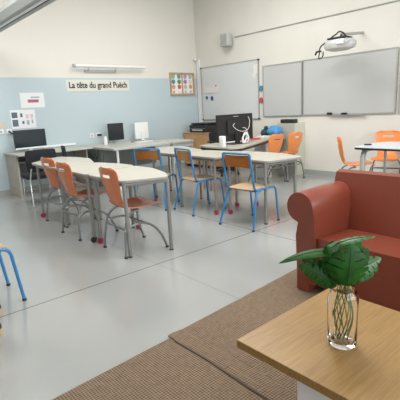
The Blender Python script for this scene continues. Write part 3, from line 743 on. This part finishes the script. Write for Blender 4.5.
# camera axes expressed in the room, used to aim the leaves in space
rt_ = Vector((.7547, -.6541, -.05)); up_ = Vector((0, 0, 1)); fw_ = Vector((.654, .755, 0)); rt_ = Vector((.7557, -.655, 0))
def W3(a, b, c): return rt_*a+up_*b+fw_*c     # right, up, away (metres) from the vase rim centre
bq = thing('leaf_bouquet', 'bunch of dark green split leaves standing in the glass vase', 'plant', (VX, VY, VZ))
def leaf(base, tip, nrm, width, m, lobes=6, bend=.0, cut=2, label=None):
    base = W3(*base); tip = W3(*tip); d = tip-base; Ln = d.length; d.normalize()
    n_ = W3(*nrm); n_ = (n_-d*n_.dot(d)).normalized(); sdir = d.cross(n_).normalized()
    bm = bmesh.new(); P_ = 8; N = lobes*P_; K = 7
    rows = []
    for i in range(N+1):
        t = i/N; ww = width*max(0, math.sin(PI*(t*.97+.03)**.62))**.62
        ph = (i % P_)/P_
        rnd = 1-.10*abs(2*ph-1)**3 if cut else 1
        row = []
        for s in (-1, 1):
            for k in range(K+1):
                f_ = k/K; wk = ww*f_*(rnd if k == K else 1)
                sweep = .42*wk*(1-t)
                arch = bend*(4*t*(1-t))-.22*wk*f_
                row.append(base+d*(Ln*t+sweep)+sdir*(s*wk)+n_*arch)
        rows.append([bm.verts.new(p) for p in row])
    for i, (a, b) in enumerate(zip(rows, rows[1:])):
        t = i/N
        for k in range(K):
            if cut and .18 < t < .92 and (i % P_ == P_-1 or (i % P_ == 0 and k >= cut+2)) and k >= cut: continue
            bm.faces.new((a[k], a[k+1], b[k+1], b[k]))
            j = K+1+k; bm.faces.new((a[j+1], a[j], b[j], b[j+1]))
    bmesh.ops.remove_doubles(bm, verts=bm.verts, dist=1e-5)
    bmesh.ops.recalc_face_normals(bm, faces=bm.faces)
    bmesh.ops.solidify(bm, geom=list(bm.faces), thickness=.0009)
    mb = MB(); mb.bm.free(); mb.bm = bm
    o = mb.build('leaf', m, bq, True, loc=(0, 0, .258))
    MB().tube([base+d*Ln*t+n_*(bend*4*t*(1-t)+.0008) for t in [i/12 for i in range(12)]], [.0022-.00012*i for i in range(12)], 6).build('midrib', M['leaf'], o, True)
    if label: o['label'] = label
    return o
leaf((.0, -.005, -.03), (.015, .160, -.02), (.0, .25, -1), .078, M['leaf'], 5, .012, 2)
leaf((-.01, .0, -.01), (-.07, .15, .0), (-.3, .2, -1), .045, M['leaf'], 5, .01, 2)
leaf((.03, .02, .02), (.10, .12, .03), (.3, .3, -.8), .04, M['leaf'], 5, .01, 2)
leaf((-.01, .02, .03), (-.03, .15, .05), (-.1, .3, -1), .05, M['leaf'], 5, .01, 2)
leaf((.01, .02, .03), (.08, .13, .03), (.3, .3, -.8), .045, M['leaf'], 5, .01, 2)
leaf((-.015, .120, .02), (-.245, .088, .0), (.12, 1, -.22), .028, M['leaf'], 6, .018, 0, 'long leaf reaching left with a drooping tip')
leaf((-.02, .0, .0), (-.165, .065, .03), (-.2, .35, -1), .040, M['leaf'], 6, .006, 2)
leaf((-.02, .01, .02), (-.15, .09, .05), (-.2, .5, -.8), .034, M['leaf'], 5, .006, 2)
leaf((-.02, -.0, -.01), (-.12, .02, .03), (-.1, .4, -1), .030, M['leaf'], 5, .006, 2)
leaf((-.075, .105, .02), (-.005, .155, .03), (-.4, .7, -.4), .026, M['leafp'], 5, .0, 0)
leaf((-.02, .145, .03), (.135, .158, .05), (.1, 1, -.22), .022, M['leafp'], 5, .008, 2, 'narrow shiny leaf reaching right at the top')
leaf((.03, .115, .05), (.10, .125, .10), (.1, .9, -.4), .028, M['leaf'], 5, .0, 0)
leaf((.02, .02, .02), (.155, .075, .04), (.3, .5, -.8), .038, M['leafp'], 6, .006, 2)
leaf((.02, .02, .0), (.15, .03, .05), (.2, .6, -.8), .030, M['leaf'], 5, .006, 2)
leaf((.02, .0, .02), (.13, .005, .04), (.2, .6, -.8), .020, M['leaf'], 5, .0, 2)
for k in range(13):
    a = k*2.4; r0 = .012+.024*((k*37) % 10)/10; r1 = .012+.02*((k*53) % 10)/10
    p0 = Vector((r0*math.cos(a), r0*math.sin(a), .022+.01*(k % 3))); p2 = Vector((.022*math.cos(a+2), .022*math.sin(a+2), .235)); p3 = Vector((.028*math.cos(a*1.7), .028*math.sin(a*1.7), .30))
    p1 = Vector((.036*math.cos(a+.8), .036*math.sin(a+.8), .13))
    MB().tube(spline([p0, p1, p2, p3], 8), .0021, 6).build('stem', M['stem'], bq, True)
for b_, t_2 in (((-.015, .12, .02), (.0, -.03, 0)), ((-.02, .145, .03), (.005, -.03, 0)), ((-.075, .105, .02), (0, -.03, 0)), ((.03, .115, .05), (.01, -.03, 0))):
    MB().tube(spline([W3(*t_2), W3(b_[0]*.4, b_[1]*.5, b_[2]), W3(*b_)], 5), .003, 6).build('stem', M['stem'], bq, True, loc=(0, 0, .258))

# ------------------------------------------------------------------ light
w = bpy.data.worlds.new('sky'); bpy.context.scene.world = w; w.use_nodes = True
w.node_tree.nodes['Background'].inputs[0].default_value = (.75, .87, 1, 1); w.node_tree.nodes['Background'].inputs[1].default_value = 1.2
def area(name, loc, rot, sx, sy, power, col):
    l = bpy.data.lights.new(name, 'AREA'); l.shape = 'RECTANGLE'; l.size = sx; l.size_y = sy; l.energy = power; l.color = col
    o = bpy.data.objects.new(name, l); COL.objects.link(o); o.location = loc; o.rotation_euler = rot; return o
for k, (a, b) in enumerate(WINS):
    area('window_daylight', ((a+b)/2, YR-.25, 2.0), (R(90), 0, 0), b-a, 2.4, 120, (.93, .965, 1))
for x, y in ADDED_ROOF:
    area('added_roof_lamp', (x, y, ZC-.03), (0, 0, 0), 1.3, 2.2, 82 if y > 4 else 125, (1, .985, .95))  # added lamps overhead, lifting the light on floor and far walls

# ------------------------------------------------------------------ camera
cam = bpy.data.cameras.new('camera'); co = bpy.data.objects.new('camera', cam); COL.objects.link(co)
RM = Matrix(((0.75471562, 0.17962603, -0.63098243), (-0.65414404, 0.13273902, -0.74463141), (-0.04999919, 0.97473835, 0.21768151)))
co.matrix_world = Matrix.Translation((0, 0, 1.38)) @ RM.transposed().inverted().to_4x4() if False else Matrix.Translation((0, 0, 1.38)) @ RM.to_4x4()
cam.sensor_width = 36; cam.sensor_fit = 'HORIZONTAL'; cam.lens = 414.07/400*36; cam.clip_start = .05
sc = bpy.context.scene; sc.camera = co
sc.view_settings.view_transform = 'Standard'; sc.view_settings.look = 'None'; sc.view_settings.gamma = 1; sc.view_settings.exposure = .06
sc.view_settings.use_curve_mapping = False
